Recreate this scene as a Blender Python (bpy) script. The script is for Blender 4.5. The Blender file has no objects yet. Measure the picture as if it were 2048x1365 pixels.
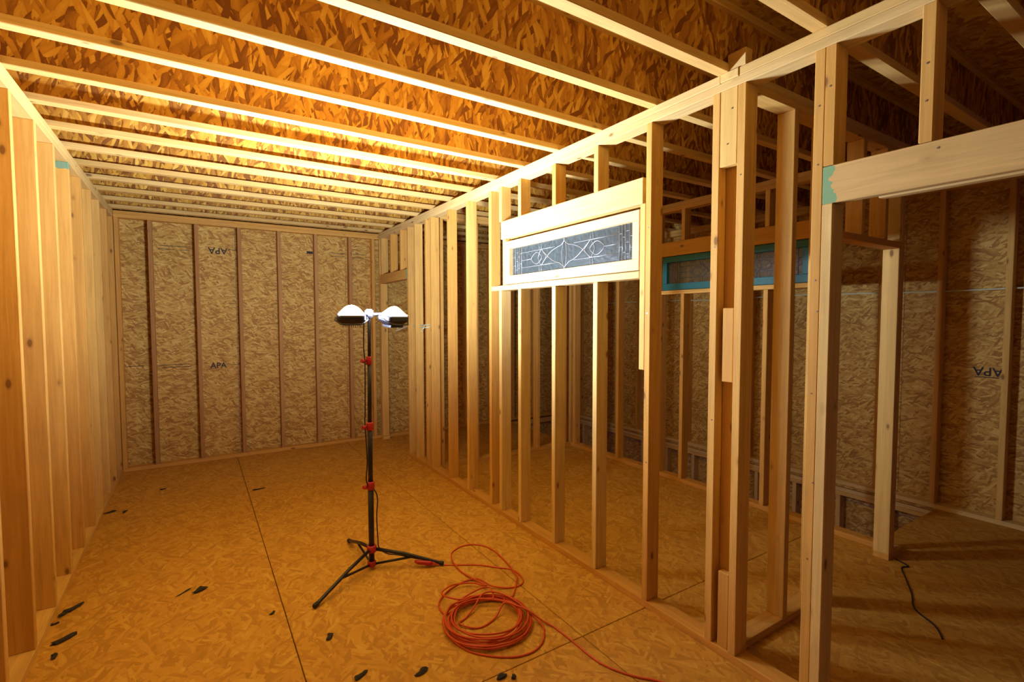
import bpy, bmesh, math, random
from mathutils import Vector, Matrix, Euler
random.seed(7)
S = bpy.context.scene
COL = S.collection

# ------------------------------------------------------------------ camera
cd = bpy.data.cameras.new('camera')
cam = bpy.data.objects.new('camera', cd); COL.objects.link(cam)
cd.sensor_width = 36.0
cd.lens = 988.669 / 2048 * 36.0
cd.clip_start = 0.02
R_ = Vector((0.84193308, -0.53957949, -0.00163135))
U_ = Vector((0.02684131, 0.03886185, 0.99888403))
F_ = Vector((0.53891394, 0.84103729, -0.04720209))
M = Matrix(((R_.x, U_.x, -F_.x, 0.6649184), (R_.y, U_.y, -F_.y, 0.0), (R_.z, U_.z, -F_.z, 1.5780427), (0, 0, 0, 1)))
cam.matrix_world = M
S.camera = cam

# ------------------------------------------------------------------ world, exposure
w = bpy.data.worlds.new('world'); S.world = w; w.use_nodes = True
w.node_tree.nodes['Background'].inputs[0].default_value = (0.030, 0.016, 0.055, 1)
w.node_tree.nodes['Background'].inputs[1].default_value = 0.3
S.view_settings.view_transform = 'Standard'
S.view_settings.look = 'None'
S.view_settings.gamma = 1.0
S.view_settings.use_curve_mapping = False
S.view_settings.exposure = 2.04
LAMP_STRENGTH = 420.0
LAMP_COLOR = (0.92, 1.04, 1.32, 1)
LAMP_TILT = 83.0          # degrees the lenses look above the horizontal

# ------------------------------------------------------------------ materials
class NT:
    def __init__(s, name):
        s.m = bpy.data.materials.new(name); s.m.use_nodes = True
        s.t = s.m.node_tree; s.b = s.t.nodes['Principled BSDF']; s.o = s.t.nodes['Material Output']
    def n(s, typ, **kw):
        x = s.t.nodes.new(typ)
        for k, v in kw.items(): setattr(x, k, v)
        return x
    def l(s, a, b): s.t.links.new(a, b)
    def math(s, op, a, b=None, c=None):
        x = s.n('ShaderNodeMath', operation=op)
        for i, v in enumerate((a, b, c)):
            if v is None: continue
            if isinstance(v, (int, float)): x.inputs[i].default_value = v
            else: s.l(v, x.inputs[i])
        return x.outputs[0]
    def vmath(s, op, a, b=None):
        x = s.n('ShaderNodeVectorMath', operation=op)
        for i, v in enumerate((a, b)):
            if v is None: continue
            if isinstance(v, (tuple, list)): x.inputs[i].default_value = v
            else: s.l(v, x.inputs[i])
        return x.outputs[0]
    def ramp(s, f, stops, interp='LINEAR'):
        x = s.n('ShaderNodeValToRGB'); x.color_ramp.interpolation = interp
        el = x.color_ramp.elements
        while len(el) < len(stops): el.new(0.5)
        for e, (p, c) in zip(el, stops): e.position = p; e.color = (c[0], c[1], c[2], 1)
        s.l(f, x.inputs[0]); return x.outputs[0]
    def mix(s, f, a, b, mode='MIX'):
        x = s.n('ShaderNodeMix', data_type='RGBA', blend_type=mode)
        for sock, v in ((x.inputs[0], f), (x.inputs[6], a), (x.inputs[7], b)):
            if isinstance(v, (int, float)): sock.default_value = v
            elif isinstance(v, (tuple, list)): sock.default_value = (v[0], v[1], v[2], 1)
            else: s.l(v, sock)
        return x.outputs[2]
    def bump(s, h, strength=0.3, dist=0.002):
        x = s.n('ShaderNodeBump'); x.inputs['Strength'].default_value = strength; x.inputs['Distance'].default_value = dist
        s.l(h, x.inputs['Height']); s.l(x.outputs[0], s.b.inputs['Normal'])

def lumber(name, axis, pale=(0.80, 0.50, 0.13), warm=(0.70, 0.35, 0.06), green_end=None, green=(0.10, 0.42, 0.22)):
    """Softwood framing lumber whose grain runs along the given local axis."""
    N = NT(name)
    tc = N.n('ShaderNodeTexCoord'); oi = N.n('ShaderNodeObjectInfo')
    rv = N.n('ShaderNodeCombineXYZ')
    N.l(N.math('MULTIPLY', oi.outputs['Random'], 37.0), rv.inputs[0])
    N.l(N.math('MULTIPLY', oi.outputs['Random'], 71.3), rv.inputs[1])
    N.l(N.math('MULTIPLY', oi.outputs['Random'], 113.7), rv.inputs[2])
    co = N.vmath('ADD', tc.outputs['Object'], rv.outputs[0])
    sc = [1.0, 1.0, 1.0]; sc[axis] = 0.045
    g = N.vmath('MULTIPLY', co, tuple(sc))
    n1 = N.n('ShaderNodeTexNoise'); n1.inputs['Scale'].default_value = 55; n1.inputs['Detail'].default_value = 4; n1.inputs['Roughness'].default_value = 0.62; n1.inputs['Distortion'].default_value = 0.6
    N.l(g, n1.inputs['Vector'])
    n2 = N.n('ShaderNodeTexNoise'); n2.inputs['Scale'].default_value = 14; n2.inputs['Detail'].default_value = 2
    N.l(g, n2.inputs['Vector'])
    nb = N.n('ShaderNodeTexNoise'); nb.inputs['Scale'].default_value = 3.0; nb.inputs['Detail'].default_value = 2
    N.l(co, nb.inputs['Vector'])
    # knots
    ks = [9.0, 9.0, 9.0]; ks[axis] = 4.2
    kv = N.n('ShaderNodeTexVoronoi'); kv.inputs['Scale'].default_value = 1.0; kv.inputs['Randomness'].default_value = 1.0
    N.l(N.vmath('MULTIPLY', co, tuple(ks)), kv.inputs['Vector'])
    knot = N.ramp(kv.outputs['Distance'], [(0.0, (1, 1, 1)), (0.07, (1, 1, 1)), (0.105, (0.25, 0.25, 0.25)), (0.16, (0, 0, 0))])
    base = N.mix(oi.outputs['Random'], pale, warm)
    dark = N.mix(0.55, base, tuple(c * 0.55 for c in warm))
    f = N.ramp(n1.outputs['Fac'], [(0.40, (0, 0, 0)), (0.68, (1, 1, 1))])
    c = N.mix(N.math('MULTIPLY', f, 0.75), base, dark)
    f2 = N.ramp(n2.outputs['Fac'], [(0.42, (0, 0, 0)), (0.7, (1, 1, 1))])
    c = N.mix(N.math('MULTIPLY', f2, 0.45), c, tuple(x * 0.72 for x in warm))
    fb = N.ramp(nb.outputs['Fac'], [(0.55, (0, 0, 0)), (0.8, (1, 1, 1))])
    c = N.mix(N.math('MULTIPLY', fb, 0.3), c, (0.45, 0.23, 0.08))
    c = N.mix(N.math('MULTIPLY', knot, 0.8), c, (0.17, 0.065, 0.02))
    if green_end is not None:
        sp = N.n('ShaderNodeSeparateXYZ'); N.l(tc.outputs['Object'], sp.inputs[0])
        v = sp.outputs[axis]
        n3 = N.n('ShaderNodeTexNoise'); n3.inputs['Scale'].default_value = 18; N.l(tc.outputs['Object'], n3.inputs['Vector'])
        v = N.math('ADD', v, N.math('MULTIPLY', N.math('SUBTRACT', n3.outputs['Fac'], 0.5), 0.10))
        thr, sign = green_end
        m = N.math('GREATER_THAN', N.math('MULTIPLY', v, sign), thr * sign)
        c = N.mix(N.math('MULTIPLY', m, 0.75), c, green)
    N.l(c, N.b.inputs['Base Color'])
    N.b.inputs['Roughness'].default_value = 0.72
    N.b.inputs['Specular IOR Level'].default_value = 0.25
    N.bump(n1.outputs['Fac'], 0.25, 0.0015)
    return N.m

def osb(name, a, b, stops, ang=0.0, size=1.0, spread=(0.0, 38.0, -33.0, 75.0), bump=0.5, loc=True):
    """Oriented strand board: overlapping long wood flakes in the plane of local axes a, b."""
    N = NT(name)
    tc = N.n('ShaderNodeTexCoord'); sp = N.n('ShaderNodeSeparateXYZ')
    geo = N.n('ShaderNodeNewGeometry')
    N.l(geo.outputs['Position'] if not loc else tc.outputs['Object'], sp.inputs[0])
    oi = N.n('ShaderNodeObjectInfo')
    cb = N.n('ShaderNodeCombineXYZ')
    N.l(N.math('ADD', sp.outputs[a], N.math('MULTIPLY', oi.outputs['Random'], 23.0)), cb.inputs[0])
    N.l(N.math('ADD', sp.outputs[b], N.math('MULTIPLY', oi.outputs['Random'], 41.0)), cb.inputs[1])
    wob = N.n('ShaderNodeTexNoise'); wob.inputs['Scale'].default_value = 7.0; wob.inputs['Detail'].default_value = 1.0
    N.l(cb.outputs[0], wob.inputs['Vector'])
    wv = N.vmath('SCALE', N.vmath('SUBTRACT', wob.outputs['Color'], (0.5, 0.5, 0.5))); wv.node.inputs['Scale'].default_value = 0.05
    base = N.vmath('ADD', cb.outputs[0], wv)
    val = pri = None
    for i, sa in enumerate(spread):
        rot = N.n('ShaderNodeVectorRotate', rotation_type='Z_AXIS'); rot.inputs['Angle'].default_value = math.radians(ang + sa)
        N.l(base, rot.inputs['Vector'])
        v = N.vmath('MULTIPLY', rot.outputs[0], (9.0 / size, 44.0 / size, 1.0))
        v = N.vmath('ADD', v, (17.3 * i, 5.7 * i, 0))
        vo = N.n('ShaderNodeTexVoronoi', voronoi_dimensions='2D'); vo.inputs['Scale'].default_value = 1.0; vo.inputs['Randomness'].default_value = 1.0
        N.l(v, vo.inputs['Vector'])
        sc = N.n('ShaderNodeSeparateColor'); N.l(vo.outputs['Color'], sc.inputs[0])
        tone = N.math('SUBTRACT', sc.outputs[0], N.math('MULTIPLY', vo.outputs['Distance'], 0.22))
        if val is None: val, pri = tone, sc.outputs[1]
        else:
            m = N.math('GREATER_THAN', sc.outputs[1], pri)
            mx = N.n('ShaderNodeMix', data_type='FLOAT'); N.l(m, mx.inputs[0]); N.l(val, mx.inputs[2]); N.l(tone, mx.inputs[3])
            val = mx.outputs[0]; pri = N.math('MAXIMUM', pri, sc.outputs[1])
    big = N.n('ShaderNodeTexNoise'); big.inputs['Scale'].default_value = 2.3; big.inputs['Detail'].default_value = 3
    N.l(cb.outputs[0], big.inputs['Vector'])
    fine = N.n('ShaderNodeTexNoise'); fine.inputs['Scale'].default_value = 160; fine.inputs['Detail'].default_value = 2
    N.l(cb.outputs[0], fine.inputs['Vector'])
    t = N.math('ADD', N.math('MULTIPLY', val, 0.78), N.math('MULTIPLY', big.outputs['Fac'], 0.16))
    t = N.math('ADD', t, N.math('MULTIPLY', N.math('SUBTRACT', fine.outputs['Fac'], 0.4), 0.18))
    c = N.ramp(t, stops)
    N.l(c, N.b.inputs['Base Color'])
    N.b.inputs['Roughness'].default_value = 0.7
    N.b.inputs['Specular IOR Level'].default_value = 0.3
    N.bump(val, bump, 0.003)
    return N.m

def plain(name, col, rough=0.5, metal=0.0, emit=None, noise=0.0):
    N = NT(name)
    if noise:
        tc = N.n('ShaderNodeTexCoord'); nn = N.n('ShaderNodeTexNoise'); nn.inputs['Scale'].default_value = 30
        N.l(tc.outputs['Object'], nn.inputs['Vector'])
        N.l(N.mix(N.math('MULTIPLY', nn.outputs['Fac'], noise), col, tuple(c * 0.35 for c in col)), N.b.inputs['Base Color'])
    else: N.b.inputs['Base Color'].default_value = (*col, 1)
    N.b.inputs['Roughness'].default_value = rough; N.b.inputs['Metallic'].default_value = metal
    if emit:
        N.b.inputs['Emission Color'].default_value = LAMP_COLOR; N.b.inputs['Emission Strength'].default_value = emit
    return N.m

MX, MY, MZ = lumber('lumber_along_x', 0), lumber('lumber_along_y', 1), lumber('lumber_along_z', 2)
LUM = {'x': MX, 'y': MY, 'z': MZ}
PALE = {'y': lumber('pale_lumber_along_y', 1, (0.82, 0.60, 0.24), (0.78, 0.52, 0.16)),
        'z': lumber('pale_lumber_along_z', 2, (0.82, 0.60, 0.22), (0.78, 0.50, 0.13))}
FLANGE = lumber('flange_lumber', 0, (0.80, 0.54, 0.18), (0.74, 0.46, 0.12))
HDR_G = lumber('header_lumber_green_end', 1, (0.78, 0.55, 0.22), (0.74, 0.48, 0.15), green_end=(0.885, 1))
STUD_G = lumber('stud_green_end', 2, green_end=(2.515, 1), green=(0.03, 0.32, 0.24))
SASHW = lumber('sash_pine', 1, (0.86, 0.60, 0.28), (0.86, 0.60, 0.28))
OSB_WEB = osb('osb_joist_web', 0, 2, [(0.12, (0.22, 0.075, 0.008)), (0.36, (0.44, 0.19, 0.018)), (0.60, (0.60, 0.30, 0.03)), (0.9, (0.78, 0.47, 0.08))], ang=86, size=0.9, spread=(0.0, 20.0, -17.0, 42.0))
WALLSTOPS = [(0.10, (0.36, 0.17, 0.03)), (0.38, (0.54, 0.31, 0.06)), (0.62, (0.62, 0.39, 0.085)), (0.9, (0.76, 0.53, 0.15))]
OSB_XZ = osb('osb_wall_facing_front', 0, 2, WALLSTOPS, ang=0, size=0.6, spread=(0.0, 22.0, -20.0, 55.0))
OSB_YZ = osb('osb_wall_facing_side', 1, 2, WALLSTOPS, ang=0, size=0.6, spread=(0.0, 22.0, -20.0, 55.0))
OSB_XY = osb('osb_floor', 0, 1, [(0.1, (0.47, 0.225, 0.026)), (0.4, (0.58, 0.290, 0.036)), (0.65, (0.62, 0.320, 0.042)), (0.92, (0.68, 0.40, 0.065))], ang=75, size=0.8, bump=0.3)
OSB_DECK = osb('osb_ceiling_deck', 0, 1, WALLSTOPS, ang=10)
EDGE = plain('green_panel_edge', (0.20, 0.24, 0.03), 0.9)
BLACK = plain('black_powder_coat', (0.012, 0.011, 0.016), 0.38)
RUBBER = plain('black_rubber', (0.010, 0.009, 0.012), 0.6)
RED = plain('red_plastic', (0.42, 0.012, 0.02), 0.4)
ORANGE = plain('orange_cord_jacket', (0.62, 0.075, 0.012), 0.42)
GREY = plain('grey_cast_metal', (0.10, 0.10, 0.11), 0.4, 0.6)
LENS = plain('lit_lens', (1, 1, 1), 0.3, emit=LAMP_STRENGTH)
LEAD = plain('came_metal', (0.30, 0.31, 0.30), 0.38, 0.4)
TEAL = plain('teal_primer_paint', (0.010, 0.15, 0.15), 0.5, noise=0.35)
DEBRIS = plain('dark_debris', (0.035, 0.028, 0.022), 0.9, noise=0.5)
INK = plain('stamp_ink', (0.035, 0.03, 0.035), 0.9)
ROMEX = plain('cable_white_green', (0.62, 0.72, 0.50), 0.45)
STEEL = plain('zinc_nail', (0.35, 0.34, 0.33), 0.35, 0.8)

def glass(name, col, tcol, troughness=0.25):
    N = NT(name)
    tr = N.n('ShaderNodeBsdfTransparent'); tr.inputs[0].default_value = (*tcol, 1)
    df = N.n('ShaderNodeBsdfDiffuse'); df.inputs[0].default_value = (*col, 1)
    gl = N.n('ShaderNodeBsdfGlossy'); gl.inputs['Roughness'].default_value = troughness
    tc = N.n('ShaderNodeTexCoord'); no = N.n('ShaderNodeTexNoise'); no.inputs['Scale'].default_value = 45; no.inputs['Detail'].default_value = 2
    N.l(tc.outputs['Object'], no.inputs['Vector'])
    bp = N.n('ShaderNodeBump'); bp.inputs['Strength'].default_value = 0.5; bp.inputs['Distance'].default_value = 0.004
    N.l(no.outputs['Fac'], bp.inputs['Height']); N.l(bp.outputs[0], gl.inputs['Normal'])
    a = N.n('ShaderNodeMixShader'); N.l(N.ramp(no.outputs['Fac'], [(0.35, (0.30, 0.30, 0.30)), (0.65, (0.62, 0.62, 0.62))]), a.inputs[0])
    N.l(tr.outputs[0], a.inputs[1]); N.l(df.outputs[0], a.inputs[2])
    fr = N.n('ShaderNodeFresnel'); fr.inputs[0].default_value = 1.5
    b = N.n('ShaderNodeMixShader'); N.l(fr.outputs[0], b.inputs[0]); N.l(a.outputs[0], b.inputs[1]); N.l(gl.outputs[0], b.inputs[2])
    N.l(b.outputs[0], N.o.inputs[0]); return N.m
GLASS1 = glass('textured_glass', (0.085, 0.11, 0.11), (0.45, 0.48, 0.47))
GLASS2 = glass('textured_glass_bright', (0.09, 0.07, 0.035), (0.85, 0.83, 0.74))

# ------------------------------------------------------------------ helpers
def link(name, mesh, parent=None, mat=None, loc=(0, 0, 0)):
    o = bpy.data.objects.new(name, mesh); COL.objects.link(o)
    o.location = loc
    if parent is not None: o.parent = parent
    if mat is not None and not mesh.materials: mesh.materials.append(mat)
    return o
def tag(o, label=None, cat=None, group=None, kind=None):
    if label: o['label'] = label
    if cat: o['category'] = cat
    if group: o['group'] = group
    if kind: o['kind'] = kind
    return o
def root(name, loc=(0, 0, 0), **kw):
    o = bpy.data.objects.new(name, None); COL.objects.link(o); o.location = loc; o.empty_display_size = 0.1
    return tag(o, **kw)
CACHE = {}
def box_mesh(dx, dy, dz, mat, ch=0.0025):
    key = (round(dx, 4), round(dy, 4), round(dz, 4), mat.name, ch)
    if key in CACHE: return CACHE[key]
    bm = bmesh.new()
    bmesh.ops.create_cube(bm, size=1.0)
    for v in bm.verts: v.co = Vector(((v.co.x + .5) * dx, (v.co.y + .5) * dy, (v.co.z + .5) * dz))
    if ch: bmesh.ops.bevel(bm, geom=bm.edges[:], offset=min(ch, dx * .3, dy * .3, dz * .3), segments=1, affect='EDGES')
    me = bpy.data.meshes.new('box'); bm.to_mesh(me); bm.free(); me.materials.append(mat)
    CACHE[key] = me; return me
def board(name, parent, x, y, z, mat=None, ch=0.0025):
    """A squared piece spanning the ranges x, y, z; grain along its longest side."""
    d = (x[1] - x[0], y[1] - y[0], z[1] - z[0])
    if mat is None: mat = LUM['xyz'[d.index(max(d))]]
    pl = parent.matrix_world.translation if parent is not None else Vector((0, 0, 0))
    pl = parent.location if parent is not None else pl
    o = link(name, box_mesh(*d, mat, ch), parent)
    o.location = (x[0] - pl[0], y[0] - pl[1], z[0] - pl[2])
    return o
def smooth_path(pts, n=8, closed=False):
    P = [Vector(p) for p in pts]; out = []
    L = len(P)
    for i in range(L if closed else L - 1):
        if closed: p0, p1, p2, p3 = P[(i - 1) % L], P[i], P[(i + 1) % L], P[(i + 2) % L]
        else: p0, p1, p2, p3 = P[max(i - 1, 0)], P[i], P[i + 1], P[min(i + 2, L - 1)]
        for k in range(n):
            t = k / n
            out.append(0.5 * ((2 * p1) + (p2 - p0) * t + (2 * p0 - 5 * p1 + 4 * p2 - p3) * t * t + (3 * p1 - p0 - 3 * p2 + p3) * t ** 3))
    if not closed: out.append(P[-1])
    return out
def tube_mesh(pts, r, mat, seg=8, closed=False, bm=None):
    own = bm is None
    if own: bm = bmesh.new()
    P = [Vector(p) for p in pts]; rings = []; L = len(P); up = None
    for i, p in enumerate(P):
        a = P[(i - 1) % L] if (closed or i > 0) else p
        b = P[(i + 1) % L] if (closed or i < L - 1) else p
        t = (b - a).normalized()
        if up is None: up = t.cross(Vector((0, 0, 1)) if abs(t.z) < .9 else Vector((1, 0, 0))).normalized()
        up = (up - t * up.dot(t)).normalized(); s = t.cross(up)
        rr = r[i] if isinstance(r, (list, tuple)) else r
        rings.append([bm.verts.new(p + (up * math.cos(2 * math.pi * k / seg) + s * math.sin(2 * math.pi * k / seg)) * rr) for k in range(seg)])
    for i in range(L if closed else L - 1):
        A, B = rings[i], rings[(i + 1) % L]
        for k in range(seg): bm.faces.new((A[k], A[(k + 1) % seg], B[(k + 1) % seg], B[k]))
    if not closed:
        bm.faces.new(rings[0][::-1]); bm.faces.new(rings[-1])
    if own:
        bmesh.ops.recalc_face_normals(bm, faces=bm.faces[:])
        for f in bm.faces: f.smooth = len(f.verts) == 4
        me = bpy.data.meshes.new('tube'); bm.to_mesh(me); bm.free(); me.materials.append(mat); return me
def finish(bm, mat, smooth=False):
    bmesh.ops.recalc_face_normals(bm, faces=bm.faces[:])
    for f in bm.faces: f.smooth = smooth
    me = bpy.data.meshes.new('part'); bm.to_mesh(me); bm.free()
    for m in (mat if isinstance(mat, (list, tuple)) else [mat]): me.materials.append(m)
    return me

# ------------------------------------------------------------------ dimensions (metres)
W = 2.685            # left face of the long partition
D4 = 0.089; T2 = 0.038
ZP = 0.038; ZS = 2.591; ZT = 2.666      # top of bottom plate, top of studs, top of top plates
YB = 6.352           # front face of the back wall studs
X2 = 4.530           # left face of the middle partition
X3 = 5.750           # inner face of the far right wall
YN = -2.0

# ------------------------------------------------------------------ floor
floor = link('floor', box_mesh(4.78, 8.49, 0.012, EDGE, 0), None, loc=(-0.14, YN - .05, -0.034))
tag(floor, 'orange-brown strand board subfloor laid in long sheets', 'floor', kind='structure')
def floor_panel(x0, x1, y0, y1):
    g = 0.0022
    o = board('floor_panel', None, (x0 + g, x1 - g), (y0 + g, y1 - g), (-0.020, 0.0), OSB_XY, 0.002)
    o.parent = floor; o.location = Vector(o.location) - floor.location
xs = [-0.14, 1.03, 2.24, 3.46, 4.64]
ys = [YN - .05, -0.62, 1.815, 4.285, 6.44]
for i in range(4):
    for j in range(4): floor_panel(xs[i], xs[i + 1], ys[j], ys[j + 1])
for y0, y1 in ((YN - .05, -0.62), (-0.62, 1.49)):
    floor_panel(4.64, 5.84, y0, y1)
b2 = board('floor_underlay', floor, (4.64, 5.84), (YN - .05, 1.485), (-0.034, -0.022), EDGE, 0)
board('rim_board', floor, (4.600, 4.64), (1.52, 6.44), (-0.34, -0.035))
board('rim_board', floor, (4.60, 5.84), (1.447, 1.485), (-0.34, -0.035))
lf = board('floor_lower', None, (4.4, 5.9), (1.2, 6.6), (-2.72, -2.70), OSB_XY, 0)
tag(lf, 'dark strand board floor of the storey below the stair opening', 'floor', kind='structure')

# ------------------------------------------------------------------ ceiling: deck and joists
ceil = link('ceiling', box_mesh(6.05, 8.5, 0.018, OSB_DECK, 0), None, loc=(-0.15, YN - .05, 2.968))
tag(ceil, 'strand board deck over a row of joists with strand board webs', 'ceiling', kind='structure')
k = -8
while True:
    yf = 1.4259 + 0.4064 * k
    if yf > 6.36: break
    yc = yf - 0.029
    web = board('joist', None, (-0.14, 5.84), (yc - .005, yc + .005), (ZT + .030, 2.968 - .030), OSB_WEB, 0)
    web.parent = ceil; web.location = Vector(web.location) - ceil.location
    for z0, z1 in ((ZT, ZT + .036), (2.968 - .036, 2.968)):
        f = board('flange', None, (-0.14, 5.84), (yc - .029, yc + .029), (z0, z1), FLANGE, 0.003)
        f.parent = web; f.location = Vector(f.location) - ceil.location - web.location
    k += 1

# ------------------------------------------------------------------ walls
def wall(name, label):
    return root(name, label=label, cat='wall', kind='structure')
# left outer wall
wl = wall('wall_left', 'long left stud wall of pale lumber lit gold at the top')
for y0 in (YN - .05, -0.57, 0.65, 1.87, 3.09, 4.31, 5.53):
    board('sheathing_panel', wl, (-0.152, -0.141), (y0, min(y0 + 1.217, 6.45)), (-0.02, 2.96), OSB_YZ, 0)
board('bottom_plate', wl, (-0.14, 0.0), (YN, 6.44), (0, ZP))
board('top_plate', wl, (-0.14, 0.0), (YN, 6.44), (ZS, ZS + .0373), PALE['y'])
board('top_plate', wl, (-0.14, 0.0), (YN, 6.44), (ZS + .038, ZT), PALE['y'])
for k in range(-12, 9):
    y = 3.074 + .4064 * k
    if y < YN: continue
    s = board('stud', wl, (-0.14, 0.0), (y, y + T2), (ZP, ZS), STUD_G if k == 3 else None)
board('stud', wl, (-0.14, 0.0), (6.36, 6.398), (ZP, ZS))
# back wall
wb = wall('wall_back', 'back stud wall closing the room with stamped strand board behind')
for x0 in (-0.15, 1.07, 2.29, 3.51, 4.73):
    board('sheathing_panel', wb, (x0, min(x0 + 1.217, 5.86)), (YB + D4, YB + D4 + .011), (-0.02, 2.96), OSB_XZ, 0)
board('bottom_plate', wb, (0.002, 5.748), (YB, YB + D4), (0, ZP))
board('top_plate', wb, (0.002, 5.748), (YB, YB + D4), (ZS, ZS + .0373))
board('top_plate', wb, (0.002, 5.748), (YB, YB + D4), (ZS + .038, ZT - .006))
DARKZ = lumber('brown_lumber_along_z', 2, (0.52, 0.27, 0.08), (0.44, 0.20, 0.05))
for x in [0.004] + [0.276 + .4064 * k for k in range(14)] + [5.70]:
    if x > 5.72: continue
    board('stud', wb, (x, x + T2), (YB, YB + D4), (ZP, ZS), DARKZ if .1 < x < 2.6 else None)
board('stud', wb, (2.60, 2.638), (YB, YB + D4), (ZP, ZS))
# near wall, behind the viewer
wn = wall('wall_near', 'open stud wall behind the viewer')
for k in range(15):
    board('stud', wn, (k * .4064, k * .4064 + T2), (YN - .048, YN + .041), (ZP, ZS))
board('bottom_plate', wn, (0.0, 5.75), (YN - .048, YN + .041), (0, ZP)); board('top_plate', wn, (0.0, 5.75), (YN - .048, YN + .041), (ZS, ZT))

# long partition on the right of the room
wr = wall('wall_right', 'open stud partition with transom window and doorways, right of the lamp')
X0, X1 = W, W + D4
def st(y, z0=ZP, z1=ZS, parent=None, mat=None, x=(X0, X1), name='stud'):
    return board(name, parent or wr, x, (y, y + T2), (z0, z1), mat)
board('bottom_plate', wr, (X0, X1), (0.93, 5.338), (0, ZP))
board('bottom_plate', wr, (X0, X1), (6.24, 6.350), (0, ZP))
board('bottom_plate', wr, (X0, X1), (YN + .043, 0.045), (0, ZP))
board('top_plate', wr, (X0, X1), (YN + .043, 6.350), (ZS, ZS + .0373), PALE['y'])
board('top_plate', wr, (X0, X1), (YN + .043, 1.3185), (ZS + .038, ZT), PALE['y'])
board('top_plate', wr, (X0, X1), (1.4115, 6.350), (ZS + .038, ZT), PALE['y'])
for y in (1.285, 1.409, 1.804, 3.462, 3.86, 4.25, 4.658, 4.79, 5.09, 5.30, 6.312, 0.966, 0.008, -0.40, -0.81, -1.22, -1.62): st(y)
st(6.272, z1=2.016)
# doorway beside the near post
st(0.928, z1=2.006, mat=PALE['z']); st(0.928, z0=2.148); st(0.635, z0=2.148); st(0.228, z0=2.148); st(0.047, z1=2.006)
board('header', wr, (X0, X0 + T2), (0.047, 0.966), (2.006, 2.146), HDR_G)
board('header', wr, (X1 - T2, X1), (0.047, 0.800), (2.003, 2.146), PALE['y'])
# doorway at the back
board('header', wr, (X0, X1), (5.338, 6.311), (2.018, 2.130), lumber('header_lumber_green_near_end', 1, green_end=(0.035, -1)))
for y in (5.53, 5.87, 6.23): st(y, z0=2.131)
# transom opening
board('header', wr, (X0, X0 + T2), (1.862, 3.312), (2.184, 2.322), PALE['y'])
board('header', wr, (X1 - T2, X1), (1.862, 3.312), (2.184, 2.322))
board('sill_plate', wr, (X0, X1), (1.8825, 3.4605), (1.790, 1.828), PALE['y'])
st(3.304, z1=1.789, mat=PALE['z']); st(3.246, z0=1.829, z1=2.183, mat=PALE['z']); st(3.30, z0=2.323, name='cripple_stud')
for y in (2.211, 2.619, 3.032):
    st(y, z1=1.789, mat=PALE['z'], name='cripple_stud'); st(y, z0=2.323, name='cripple_stud')
st(1.8425, z0=1.296, z1=2.183, mat=PALE['z'], name='trimmer')
# partition junction: flat stud and blocks between two studs
board('flat_stud', wr, (X1 - T2, X1), (1.324, 1.408), (ZP, ZS), lumber('orange_lumber', 2, (0.66, 0.36, 0.10), (0.62, 0.32, 0.08)))
board('spacer_block', wr, (X0 + .001, X0 + T2), (1.324, 1.408), (2.255, ZS), PALE['z'])
board('spacer_block', wr, (X0 + .012, X0 + .050), (1.331, 1.385), (1.283, 1.62))
board('spacer_block', wr, (X0 + .012, X0 + .050), (1.331, 1.385), (ZP, 0.393))

nm = tube_mesh([(0.001, 0, 0), (-.0015, 0, 0)], .0035, STEEL, 8)
for y, z in ((.985, 2.38), (.985, 2.16), (.984, 1.72), (.975, 1.60), (.986, 1.28), (.971, .93), (.985, .62), (.947, 2.44), (.655, 2.28), (.655, 2.40), (.62, 2.12), (1.303, 2.2), (1.427, 1.9), (1.425, 1.1), (1.822, 2.05), (1.823, 1.6), (1.35, 2.5), (1.37, 2.35), (1.82, .8)):
    link('nail_head', nm, wr, loc=(X0, y, z))

# cross partition reaching from the long one to the middle one
wc = wall('wall_cross', 'short cross partition with a doorway, behind the near posts')
C0, C1 = 1.3205, 1.4095
board('bottom_plate', wc, (X1 + .001, 3.56), (C0, C1), (0, ZP)); board('bottom_plate', wc, (4.402, 4.62), (C0, C1), (0, ZP))
board('top_plate', wc, (X1 + .001, 4.62), (C0, C1), (ZS, ZS + .0373)); board('top_plate', wc, (X0 - .004, 4.62), (C0, C1), (ZS + .038, ZT), lumber('pale_lumber_along_x', 0, (0.82, 0.60, 0.24), (0.78, 0.52, 0.16)))
for x, z0, z1 in ((2.776, ZP, ZS), (3.15, ZP, ZS), (3.483, ZP, ZS), (3.522, ZP, 2.010), (3.884, 2.050, ZS), (4.190, 2.050, ZS), (4.402, ZP, 2.010), (4.402, 2.050, ZS), (4.441, ZP, ZS)):
    board('stud', wc, (x, x + T2), (C0, C1), (z0, z1), PALE['z'] if x == 4.402 else None)
board('header', wc, (3.522, 4.440), (C0, C1), (2.011, 2.049))
# offcut on top of the plates
oc = board('lumber_offcut', None, (X0 + .002, X0 + .050), (1.290, 1.378), (ZT + .001, ZT + .075), PALE['y'])
tag(oc, 'short pale lumber offcut lying on the top plates where two partitions meet', 'offcut')

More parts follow.
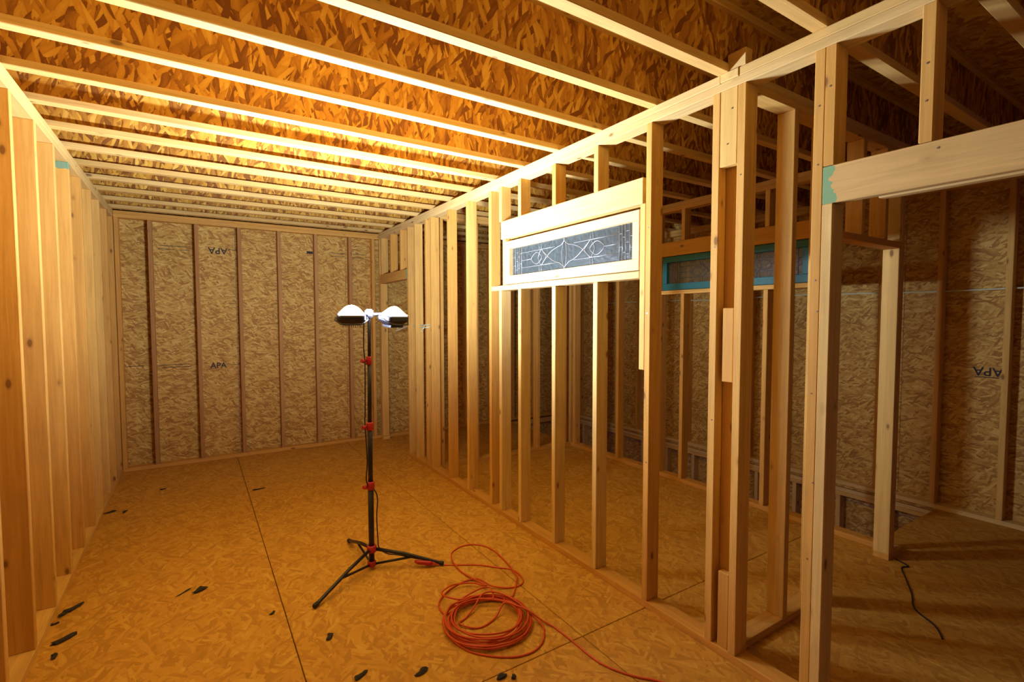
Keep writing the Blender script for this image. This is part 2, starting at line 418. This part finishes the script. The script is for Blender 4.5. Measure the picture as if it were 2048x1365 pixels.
# middle partition, parallel to the long one
wm = wall('wall_middle', 'second stud partition beyond the long one, holding the teal window')
Q0, Q1 = X2, X2 + D4
def sm(y, z0=ZP, z1=ZS, mat=None, name='stud'): return board(name, wm, (Q0, Q1), (y, y + T2), (z0, z1), mat)
board('bottom_plate', wm, (Q0, Q1), (1.411, 4.79), (0, ZP))
board('top_plate', wm, (Q0, Q1), (1.411, 4.79), (ZS, ZS + .0373)); board('top_plate', wm, (Q0, Q1), (1.411, 4.79), (ZS + .038, ZT))
sm(1.413)
for y in (1.838, 3.350, 3.888, 4.24, 4.62, 4.70, 4.75): sm(y)
sm(1.877, z1=1.799); sm(3.311, z1=1.799)
sm(1.877, z0=1.838, z1=2.165); sm(3.311, z0=1.838, z1=2.165)
for i, y in enumerate((2.237, 2.64, 3.045)):
    sm(y, z1=1.799, name='cripple_stud'); sm(y, z0=2.302, name='cripple_stud', mat=STUD_G if i == 2 else None)
board('header', wm, (Q0, Q0 + T2), (1.877, 3.349), (2.166, 2.301)); board('header', wm, (Q1 - T2, Q1), (1.877, 3.349), (2.166, 2.301))
board('sill_plate', wm, (Q0, Q1), (1.877, 3.349), (1.800, 1.837))
# partition closing the far end of the second room
wi = wall('wall_inner', 'dim stud partition closing the far end of the second room')
board('bottom_plate', wi, (X1 + .001, Q0 - .001), (4.70, 4.789), (0, ZP)); board('top_plate', wi, (X1 + .001, Q0 - .001), (4.70, 4.789), (ZS, ZS + .0373)); board('top_plate', wi, (X1 + .001, Q0 - .001), (4.70, 4.789), (ZS + .038, ZT))
for x in (2.80, 3.21, 3.62, 4.03, 4.43): board('stud', wi, (x, x + T2), (4.70, 4.789), (ZP, ZS))

# far right outer wall, running down past the stair opening
wf = wall('wall_far_right', 'outer stud wall with stamped strand board beyond the partitions')
for y0 in (YN - .05, -0.66, 0.56, 1.78, 3.00, 4.22, 5.44):
    board('sheathing_panel', wf, (X3 + D4, X3 + D4 + .011), (y0, min(y0 + 1.217, 6.45)), (-0.16, 2.96), OSB_YZ, 0)
board('bottom_plate', wf, (X3, X3 + D4), (YN, 6.44), (0.001, ZP), PALE['y'])
board('top_plate', wf, (X3, X3 + D4), (YN, 6.44), (ZS, ZS + .0373)); board('top_plate', wf, (X3, X3 + D4), (YN, 6.44), (ZS + .038, ZT))
for k in range(-7, 13):
    y = 1.09 + .406 * k
    board('stud', wf, (X3, X3 + D4), (y, y + T2), (ZP, ZS))
# lower storey seen through the stair opening
wlo = wall('wall_lower_right', 'low storey stud wall seen down the stair opening')
for y0 in (1.50, 2.72, 3.94, 5.16):
    board('sheathing_panel', wlo, (X3 + D4, X3 + D4 + .011), (y0, min(y0 + 1.217, 6.45)), (-2.7, -0.165), OSB_YZ, 0)
board('subfloor_edge', wlo, (X3 - .001, X3 + D4), (1.49, 6.44), (-0.020, -0.001), OSB_YZ)
board('top_plate', wlo, (X3, X3 + D4), (1.49, 6.44), (-0.062, -0.026), PALE['y']); board('top_plate', wlo, (X3, X3 + D4), (1.49, 6.44), (-0.100, -0.064))
for k in range(12): board('stud', wlo, (X3, X3 + D4), (1.79 + .406 * k, 1.828 + .406 * k), (-2.7, -0.101), PALE['z'])
wlb = wall('wall_lower_back', 'end of the stair opening below the back wall')
board('sheathing_panel', wlb, (4.6, X3 + D4), (YB + D4, YB + D4 + .011), (-2.7, -0.02), OSB_XZ, 0)
board('top_plate', wlb, (4.65, X3), (YB, YB + D4), (-0.100, -0.026))
for x in (4.75, 5.15, 5.56): board('stud', wlb, (x, x + T2), (YB, YB + D4), (-2.7, -0.101))

# ------------------------------------------------------------------ windows
def make_window(name, label, x, y0, y1, z0, z1, frame_mat, glass_mat, lead_mat, fr=0.052, fb=0.062, ft=0.055, depth=0.045):
    r = root(name, loc=(x, (y0 + y1) / 2, z0), label=label, cat='window', kind='structure')
    board('rail', r, (x, x + depth), (y0, y1), (z0, z0 + fb), frame_mat)
    board('rail', r, (x, x + depth), (y0, y1), (z1 - ft, z1), frame_mat)
    for a in (y0, y1 - fr): board('stile', r, (x, x + depth), (a, a + fr), (z0 + fb + .0005, z1 - ft - .0005), frame_mat)
    gy0, gy1, gz0, gz1 = y0 + fr, y1 - fr, z0 + fb, z1 - ft
    xg = x + depth * .72
    cy, cz = (gy0 + gy1) / 2, (gz0 + gz1) / 2; hw, hh = (gy1 - gy0) / 2, (gz1 - gz0) / 2
    e = hw - .105
    for a, b in ((-hw, -e), (-e, 0), (0, e), (e, hw)):
        board('glass_pane', r, (xg, xg + .004), (cy + a + .001, cy + b - .001), (gz0, gz1), glass_mat, 0)
    def came(pts, rad=0.0022, closed=False):
        o = link('came', tube_mesh([Vector((xg - .0015, cy + a * hw / .64, cz + b * hh / .097)) - r.location for a, b in pts], rad, lead_mat, 6, closed), r)
    for s in (-1, 1):
        for a in (.512, .538, .563, .595): came([(s * a, -.097), (s * a, .097)], 0.0026 if a == .512 else 0.0018)
        for a, b, z in ((.512, .538, .05), (.512, .538, -.02), (.538, .563, .03), (.538, .563, -.05), (.563, .595, .06), (.563, .595, 0.0), (.563, .595, -.06), (.595, .63, .03), (.595, .63, -.03)):
            came([(s * a, z), (s * b, z)], 0.0014)
        came([(s * .512, .052), (s * .255, .052), (s * .10, .052)]); came([(s * .512, -.050), (s * .26, -.050), (s * .10, -.050)])
        came([(s * .512, 0), (s * .385, 0)])
        # star curves from the centre
        came(smooth_path([(0, .078, 0), (s * .035, .055, 0), (s * .09, .043, 0), (s * .165, .018, 0), (s * .245, -.032, 0), (s * .262, -.050, 0)], 5) and
             [(p.x, p.y) for p in smooth_path([(0, .078, 0), (s * .035, .055, 0), (s * .09, .043, 0), (s * .165, .018, 0), (s * .262, -.050, 0)], 5)])
        came([(p.x, p.y) for p in smooth_path([(0, -.085, 0), (s * .05, -.055, 0), (s * .10, -.043, 0), (s * .165, -.012, 0), (s * .262, .052, 0)], 5)])
        # pointed ellipses
        came([(p.x, p.y) for p in smooth_path([(s * .255, 0, 0), (s * .29, .030, 0), (s * .323, .038, 0), (s * .36, .024, 0), (s * .385, 0, 0), (s * .36, -.024, 0), (s * .323, -.038, 0), (s * .29, -.030, 0)], 4, True)], closed=True)
        came([(p.x, p.y) for p in smooth_path([(s * .205, 0, 0), (s * .235, .03, 0), (s * .262, .052, 0), (s * .29, .02, 0), (s * .30, 0, 0), (s * .29, -.02, 0), (s * .262, -.050, 0), (s * .235, -.03, 0)], 3, True)], closed=True)
        for a in (.262, .285): came([(s * a, .052), (s * a, .097)], .0016); came([(s * a, -.05), (s * a, -.097)], .0016)
        came([(p.x, p.y) for p in smooth_path([(0, .097, 0), (s * .022, .03, 0), (s * .022, -.03, 0), (0, -.097, 0)], 5)])
    return r
make_window('window_1', 'natural pine transom window with leaded patterned glass under a wide header', W, 1.885, 3.242, 1.834, 2.158, SASHW, GLASS1, LEAD)
make_window('window_2', 'teal painted transom window in the second partition beyond the posts', X2, 1.925, 3.300, 1.840, 2.160, TEAL, GLASS2, GREY)

# ------------------------------------------------------------------ work light on tripod
LX, LY = 1.562, 3.04
wlgt = root('work_light', loc=(LX, LY, 0), label='black tripod work light with two lit heads standing mid room', cat='work light')
def P(name, mesh, parent=None): return link(name, mesh, parent if parent is not None else wlgt)
P('lower_pole', tube_mesh([(0, 0, .020), (0, 0, .55)], .0175, BLACK, 16))
P('middle_pole', tube_mesh([(0, 0, .50), (0, 0, .93)], .0150, BLACK, 16))
P('upper_pole', tube_mesh([(0, 0, .90), (.004, 0, 1.33)], .0125, BLACK, 16))
P('upper_pole', tube_mesh([(.004, 0, 1.30), (.006, 0, 1.585)], .0100, BLACK, 16))
P('hub', tube_mesh([(0, 0, .012), (0, 0, .022), (0, 0, .045), (0, 0, .05)], [.015, .027, .027, .022], RED, 16))
P('collar', tube_mesh([(0, 0, .105), (0, 0, .110), (0, 0, .145), (0, 0, .15)], [.022, .030, .030, .023], RED, 16))
for z, r in ((.531, .025), (.905, .022), (1.315, .018)):
    c = P('clamp', tube_mesh([(0, 0, z - .026), (0, 0, z - .022), (0, 0, z + .02), (0, 0, z + .026)], [r * .8, r, r, r * .8], RED, 16))
    kn = link('knob', tube_mesh([(-.016, -.006, z), (-.034, -.012, z), (-.036, -.013, z), (-.050, -.018, z)], [.006, .006, .014, .012], RED, 10), c)
feet = [(1.172 - LX, 2.78 - LY), (1.951 - LX, 2.832 - LY), (1.534 - LX, 3.484 - LY)]
for fx, fy in feet:
    d = Vector((fx, fy, 0)); n = d.normalized(); d2 = n * (d.length)
    leg = P('leg', tube_mesh([n * .026 + Vector((0, 0, .125)), n * .2 + Vector((0, 0, .089)), d2 * .96 + Vector((0, 0, .0195)), d2 + Vector((0, 0, .013))], .0105, BLACK, 12))
    link('foot_cap', tube_mesh([d2 * .955 + Vector((0, 0, .0185)), d2 * .96 + Vector((0, 0, .0185)), d2 * 1.01 + Vector((0, 0, .0145)), d2 * 1.02 + Vector((0, 0, .014))], [.009, .0135, .0135, .009], RUBBER, 12), leg)
    P('brace', tube_mesh([n * .020 + Vector((0, 0, .030)), n * .255 + Vector((0, 0, .066))], .0075, BLACK, 10))
P('crossbar', tube_mesh([(-.12, -.01, 1.60), (.14, -.01, 1.60)], .010, BLACK, 12))
tj = bmesh.new(); bmesh.ops.create_cube(tj, size=1.0)
for v in tj.verts: v.co = Vector((v.co.x * .045 + .006, v.co.y * .04 - .004, v.co.z * .055 + 1.605))
bmesh.ops.bevel(tj, geom=tj.edges[:], offset=.008, segments=2, affect='EDGES')
P('tee_bracket', finish(tj, BLACK))
def lamp_head(cx, cy, cz, yaw, tilt):
    """Housing with cooling fins, bezel and a slightly domed lit lens; local -Y looks along the beam."""
    h = bpy.data.objects.new('lamp_head', None)
    bm = bmesh.new()
    prof = [(.0, .078, .058), (.008, .084, .064), (.030, .084, .064), (.055, .060, .042), (.062, .050, .034)]
    rings = []
    for yy, a, b in prof:
        ring = []
        for kx in range(24):
            t = 2 * math.pi * kx / 24; ex = .35
            cxx = math.copysign(abs(math.cos(t)) ** ex, math.cos(t)) * a; czz = math.copysign(abs(math.sin(t)) ** ex, math.sin(t)) * b
            ring.append(bm.verts.new((cxx, yy, czz)))
        rings.append(ring)
    for A, B in zip(rings, rings[1:]):
        for kx in range(24): bm.faces.new((A[kx], A[(kx + 1) % 24], B[(kx + 1) % 24], B[kx]))
    bm.faces.new(rings[0][::-1]); bm.faces.new(rings[-1])
    h = link('lamp_head', finish(bm, BLACK), wlgt)
    h.location = (cx, cy, cz); h.rotation_euler = Euler((-math.radians(tilt), 0, math.radians(yaw)), 'XYZ')
    for i in range(-4, 5):
        f = link('cooling_fin', box_mesh(.003, .030, .075, GREY, 0), h); f.location = (i * .012 - .0015, .045, -.0375)
    lb = bmesh.new(); n = 10; vs = {}
    for i in range(n + 1):
        for j in range(n + 1):
            u, v = i / n * 2 - 1, j / n * 2 - 1
            vs[i, j] = lb.verts.new((u * .070, -.003 - .050 * (1 - u * u) * (1 - v * v) ** 1 - .002, v * .050))
    for i in range(n):
        for j in range(n): lb.faces.new((vs[i, j], vs[i + 1, j], vs[i + 1, j + 1], vs[i, j + 1]))
    me = bpy.data.meshes.new('lens')
    for f in lb.faces: f.smooth = True
    lb.to_mesh(me); lb.free(); me.materials.append(LENS)
    link('lens', me, h)
    for sx in (-1, 1):
        y = link('yoke', tube_mesh([(sx * .090, .02, -.0), (sx * .092, .03, -.03), (sx * .06, .05, -.072), (0, .052, -.078)], .0045, BLACK, 8), h)
    return h
lamp_head(1.452 - LX, -.035, 1.600, -14, LAMP_TILT)
lamp_head(1.712 - LX, -.035, 1.595, 22, LAMP_TILT)
# cord of the lamp running down the pole
cordp = smooth_path([(-.02, .02, 1.56), (-.03, .0, 1.40), (-.027, -.012, 1.29), (-.030, -.01, 1.0), (-.033, -.012, .93), (-.024, -.018, .70), (-.028, -.012, .56), (.020, -.022, .50), (.036, -.02, .44), (.030, -.018, .34), (.034, -.02, .2), (.042, -.02, .13), (.09, -.03, .085), (.15, -.065, .075), (.24, -.13, .055), (.34, -.185, .035)], 6)
P('lamp_cord', tube_mesh(cordp, .0038, RUBBER, 8))
P('red_plug', tube_mesh([(.23, -.135, .040), (.25, -.145, .034), (.31, -.185, .028), (.33, -.195, .026)], [.006, .014, .014, .008], RED, 10))

# ------------------------------------------------------------------ extension cord
r0 = .0048
pts = [(1.90, 2.85, .02), (1.967, 2.818, r0), (2.053, 2.766, r0), (2.15, 2.70, r0), (2.231, 2.609, r0), (2.286, 2.552, r0), (2.298, 2.474, r0), (2.277, 2.396, r0), (2.229, 2.363, r0), (2.172, 2.373, r0), (2.121, 2.398, r0 * 2), (2.079, 2.439, r0 * 3), (2.057, 2.533, r0 * 3), (2.027, 2.569, r0 * 2), (1.958, 2.577, r0), (1.863, 2.545, r0), (1.796, 2.499, r0), (1.756, 2.454, r0), (1.738, 2.398, r0), (1.744, 2.34, r0)]
cx0, cy0 = 1.893, 2.155
def ring(a0, a1, rx, ry, dx, dy, z, tilt=-.55, n=22):
    out = []
    for i in range(n):
        t = a0 + (a1 - a0) * i / n
        x, y = rx * math.cos(t), ry * math.sin(t); c, s = math.cos(tilt), math.sin(tilt)
        out.append((cx0 + dx + x * c - y * s, cy0 + dy + x * s + y * c, z + .004 * math.sin(3 * t + dx * 100)))
    return out
a = math.radians(150)
loops = [(.195, .215, .0, .0), (.212, .20, .012, -.012), (.178, .205, -.006, .014), (.205, .188, .014, .0), (.222, .212, -.004, -.006), (.188, .178, -.016, -.004), (.168, .186, .008, .018), (.214, .196, .002, .010)]
tt = a
for i, (rx, ry, dx, dy) in enumerate(loops):
    pts += ring(tt, tt + 2 * math.pi, rx, ry, dx, dy, .010 + .0042 * i); tt += 2 * math.pi
# back up through the upper loop
pts += [(1.776, 2.46, .045), (1.86, 2.535, .032), (1.94, 2.541, .020), (2.003, 2.508, .020), (2.047, 2.441, .022), (2.026, 2.582, .012), (2.012, 2.685, .007), (2.014, 2.782, .012), (2.034, 2.872, r0), (2.079, 2.953, r0), (2.17, 2.996, r0), (2.253, 2.974, r0), (2.308, 2.90, r0), (2.324, 2.795, r0), (2.313, 2.683, .009), (2.296, 2.575, .014), (2.278, 2.506, .014), (2.262, 2.436, .014), (2.225, 2.393, .014), (2.19, 2.349, r0), (2.128, 2.285, .010)]
pts += ring(math.radians(60), math.radians(60) - 2 * math.pi, .180, .160, .0, .01, .040, n=18)
pts += [(2.03, 2.37, .05), (1.95, 2.385, .05), (1.80, 2.36, .03), (1.716, 2.31, .012), (1.685, 2.221, r0), (1.682, 2.123, r0), (1.709, 2.022, r0), (1.765, 1.946, r0), (1.844, 1.88, r0), (1.908, 1.853, r0), (1.976, 1.85, r0), (2.042, 1.88, r0), (2.087, 1.928, r0), (2.118, 1.985, .008), (2.10, 2.06, .03), (2.085, 2.15, .05), (2.06, 2.25, .054)]
pts += [(2.021, 2.32, .052), (1.963, 2.334, .050), (1.885, 2.29, .02), (1.815, 2.252, r0), (1.767, 2.228, .010), (1.78, 2.186, .010), (1.824, 2.149, r0), (1.878, 2.144, r0), (1.952, 2.17, .01), (2.02, 2.20, .048), (2.05, 2.15, .055)]
pts += [(2.091, 2.068, .050), (2.129, 2.012, .018), (2.161, 1.95, r0), (2.166, 1.877, r0), (2.170, 1.787, r0), (2.171, 1.684, r0), (2.180, 1.611, r0), (2.213, 1.53, r0), (2.257, 1.462, r0), (2.307, 1.405, r0), (2.36, 1.30, r0), (2.38, 1.1, r0), (2.30, .8, r0), (2.2, .3, r0)]
ec = link('extension_cord', tube_mesh(smooth_path(pts, 4), r0, ORANGE, 8))
tag(ec, 'orange extension cord coiled on the floor in front of the tripod', 'cord')
link('connector', tube_mesh([(1.845, 2.888, .022), (1.855, 2.880, .022), (1.895, 2.853, .020), (1.915, 2.842, .014)], [.008, .014, .014, .006], ORANGE, 12), ec)

# thin dark cord on the floor of the hall
hc = link('floor_cord', tube_mesh(smooth_path([(4.46, 1.30, .004), (4.42, 1.22, .004), (4.36, 1.235, .004), (4.223, 1.166, .004), (4.05, 1.08, .004), (3.894, 1.014, .004), (3.80, .90, .004), (3.70, .84, .004)], 6), .004, RUBBER, 8))
tag(hc, 'thin dark cord on the hall floor at the foot of the doorway post', 'cord')

# cables through the studs
c1 = link('electrical_cable', tube_mesh(smooth_path([(5.795, 0.6, 1.80), (5.795, 1.6, 1.786), (5.795, 2.6, 1.80), (5.795, 3.6, 1.783), (5.795, 4.3, 1.79), (5.795, 5.6, 1.79)], 8), .0055, ROMEX, 8))
tag(c1, 'pale electrical cable strung level through the studs of the far right wall', 'cable')
for i, (pp, lb) in enumerate((([(2.66, 5.62, 1.455), (2.70, 5.53, 1.49), (2.73, 5.42, 1.505), (2.73, 5.30, 1.50), (2.73, 5.0, 1.50), (2.73, 4.80, 1.505), (2.66, 4.78, 1.50), (2.62, 4.72, 1.47)], 'upper pale cable poking out of the stud pair behind the lamp'),
                              ([(2.66, 5.66, 1.425), (2.70, 5.55, 1.455), (2.73, 5.40, 1.485), (2.73, 5.30, 1.48), (2.73, 5.0, 1.48), (2.73, 4.80, 1.485), (2.66, 4.80, 1.47), (2.62, 4.76, 1.44)], 'lower pale cable poking out of the stud pair behind the lamp'))):
    tag(link('electrical_cable', tube_mesh(smooth_path(pp, 6), .0055, ROMEX, 8)), lb, 'cable')

# ------------------------------------------------------------------ stamps on the strand board
def stamp(parent, txt, size, rot, loc):
    cu = bpy.data.curves.new('stamp', 'FONT'); cu.body = txt; cu.size = size; cu.align_x = 'CENTER'; cu.align_y = 'CENTER'; cu.extrude = .0003; cu.offset = .0012
    cu.materials.append(INK)
    o = bpy.data.objects.new('printed_stamp', cu); COL.objects.link(o); o.parent = parent; o.matrix_local = Matrix.Translation(loc) @ rot
    o['label'] = 'black printed stamp'
    return o
FR = Matrix.Rotation(math.radians(90), 4, 'X')
FRI = FR @ Matrix.Rotation(math.radians(180), 4, 'Z')
SD = Matrix(((0, 0, -1, 0), (1, 0, 0, 0), (0, -1, 0, 0), (0, 0, 0, 1)))
stamp(wb, 'APA', .085, FR, (.875, YB + D4 - .001, 1.045)); stamp(wb, 'APA', .10, FRI, (.90, YB + D4 - .001, 2.33))
stamp(wf, 'APA', .095, SD, (X3 + D4 - .001, 1.225, 1.155))
def bars(parent, axis, const, spans, z, th=.006):
    for a0, a1 in spans:
        if axis == 'x': board('printed_line', parent, (a0, a1), (const - .0008, const - .0002), (z, z + th), INK, 0)
        else: board('printed_line', parent, (const - .0008, const - .0002), (a0, a1), (z, z + th), INK, 0)
yo = YB + D4; xo = X3 + D4
bars(wb, 'x', yo, [(.34, .60), (.06, .2)], 1.075); bars(wb, 'x', yo, [(.36, .62), (1.0, 1.09)], 1.048)
bars(wb, 'x', yo, [(.36, .62), (1.0, 1.08)], 2.345); bars(wb, 'x', yo, [(.36, .50), (.55, .64)], 2.31)
bars(wb, 'x', yo, [(2.10, 2.28), (2.38, 2.56)], 2.385); bars(wb, 'x', yo, [(2.12, 2.28), (2.38, 2.52)], 2.345)
bars(wb, 'x', yo, [(1.83, 1.90)], 2.36, .03)
bars(wf, 'y', xo, [(1.16, 1.30)], 1.105, .006)

# ------------------------------------------------------------------ debris on the floor
deb = [(.575, 3.357, .045, .006, 40, 'thin dark splinter on the floor beside a larger clod, left of the tripod'),
       (.648, 3.323, .040, .020, 20, 'dark clod on the floor midway between left wall and tripod foot'),
       (.030, 3.435, .030, .012, 60, 'dark crumb nearest the left bottom plate, upper of the pair of clods'),
       (.060, 3.475, .050, .016, 50, 'long dark curl of debris close to the left wall'),
       (.010, 3.36, .018, .009, 10, 'tiny dark crumb against the left bottom plate'),
       (.085, 3.172, .050, .017, 35, 'dark flattened clod by the left wall below the long curl'),
       (.070, 3.033, .022, .012, 80, 'small dark crumb by the left wall, closest to the viewer'),
       (.050, 5.086, .050, .014, 15, 'dark scrap in the far left corner of the floor'),
       (.144, 5.03, .030, .012, 70, 'smaller dark scrap beside the far left corner scrap'),
       (.372, 5.512, .030, .010, 25, 'dark bit of debris near the foot of the back wall'),
       (1.108, 5.036, .055, .010, 5, 'dark sliver on the floor left of the lamp pole'),
       (.972, 2.855, .018, .008, 45, 'small dark crumb left of the front tripod foot'),
       (1.185, 2.486, .026, .014, 60, 'dark lump on the floor in front of the tripod foot'),
       (1.477, 2.011, .034, .014, 15, 'dark lump on the floor left of the coiled cord'),
       (1.756, 1.790, .028, .014, 0, 'left one of two dark chips in front of the coil'),
       (1.800, 1.760, .014, .011, 90, 'right and smaller one of two dark chips in front of the coil'),
       (1.234, 2.131, .036, .012, 30, 'dark grey scrap at the front of the floor near the joint')]
for i, (x, y, l, wd, ang, lb) in enumerate(deb):
    bm = bmesh.new(); bmesh.ops.create_icosphere(bm, subdivisions=2, radius=1.0)
    rr = random.Random(i)
    for v in bm.verts:
        k_ = 1 + .45 * (rr.random() - .5) + .25 * math.sin(5 * v.co.x + i)
        v.co = Vector((v.co.x * l * k_, v.co.y * wd * k_ + .3 * wd * math.sin(3 * v.co.x + i), (v.co.z * .45 * wd * k_)))
    mz = min(v.co.z for v in bm.verts)
    for v in bm.verts: v.co.z -= mz
    o = link('debris_chip', finish(bm, DEBRIS), loc=(x, y, 0)); o.rotation_euler.z = math.radians(ang)
    tag(o, lb, 'debris', 'dark bits of debris on the floor')
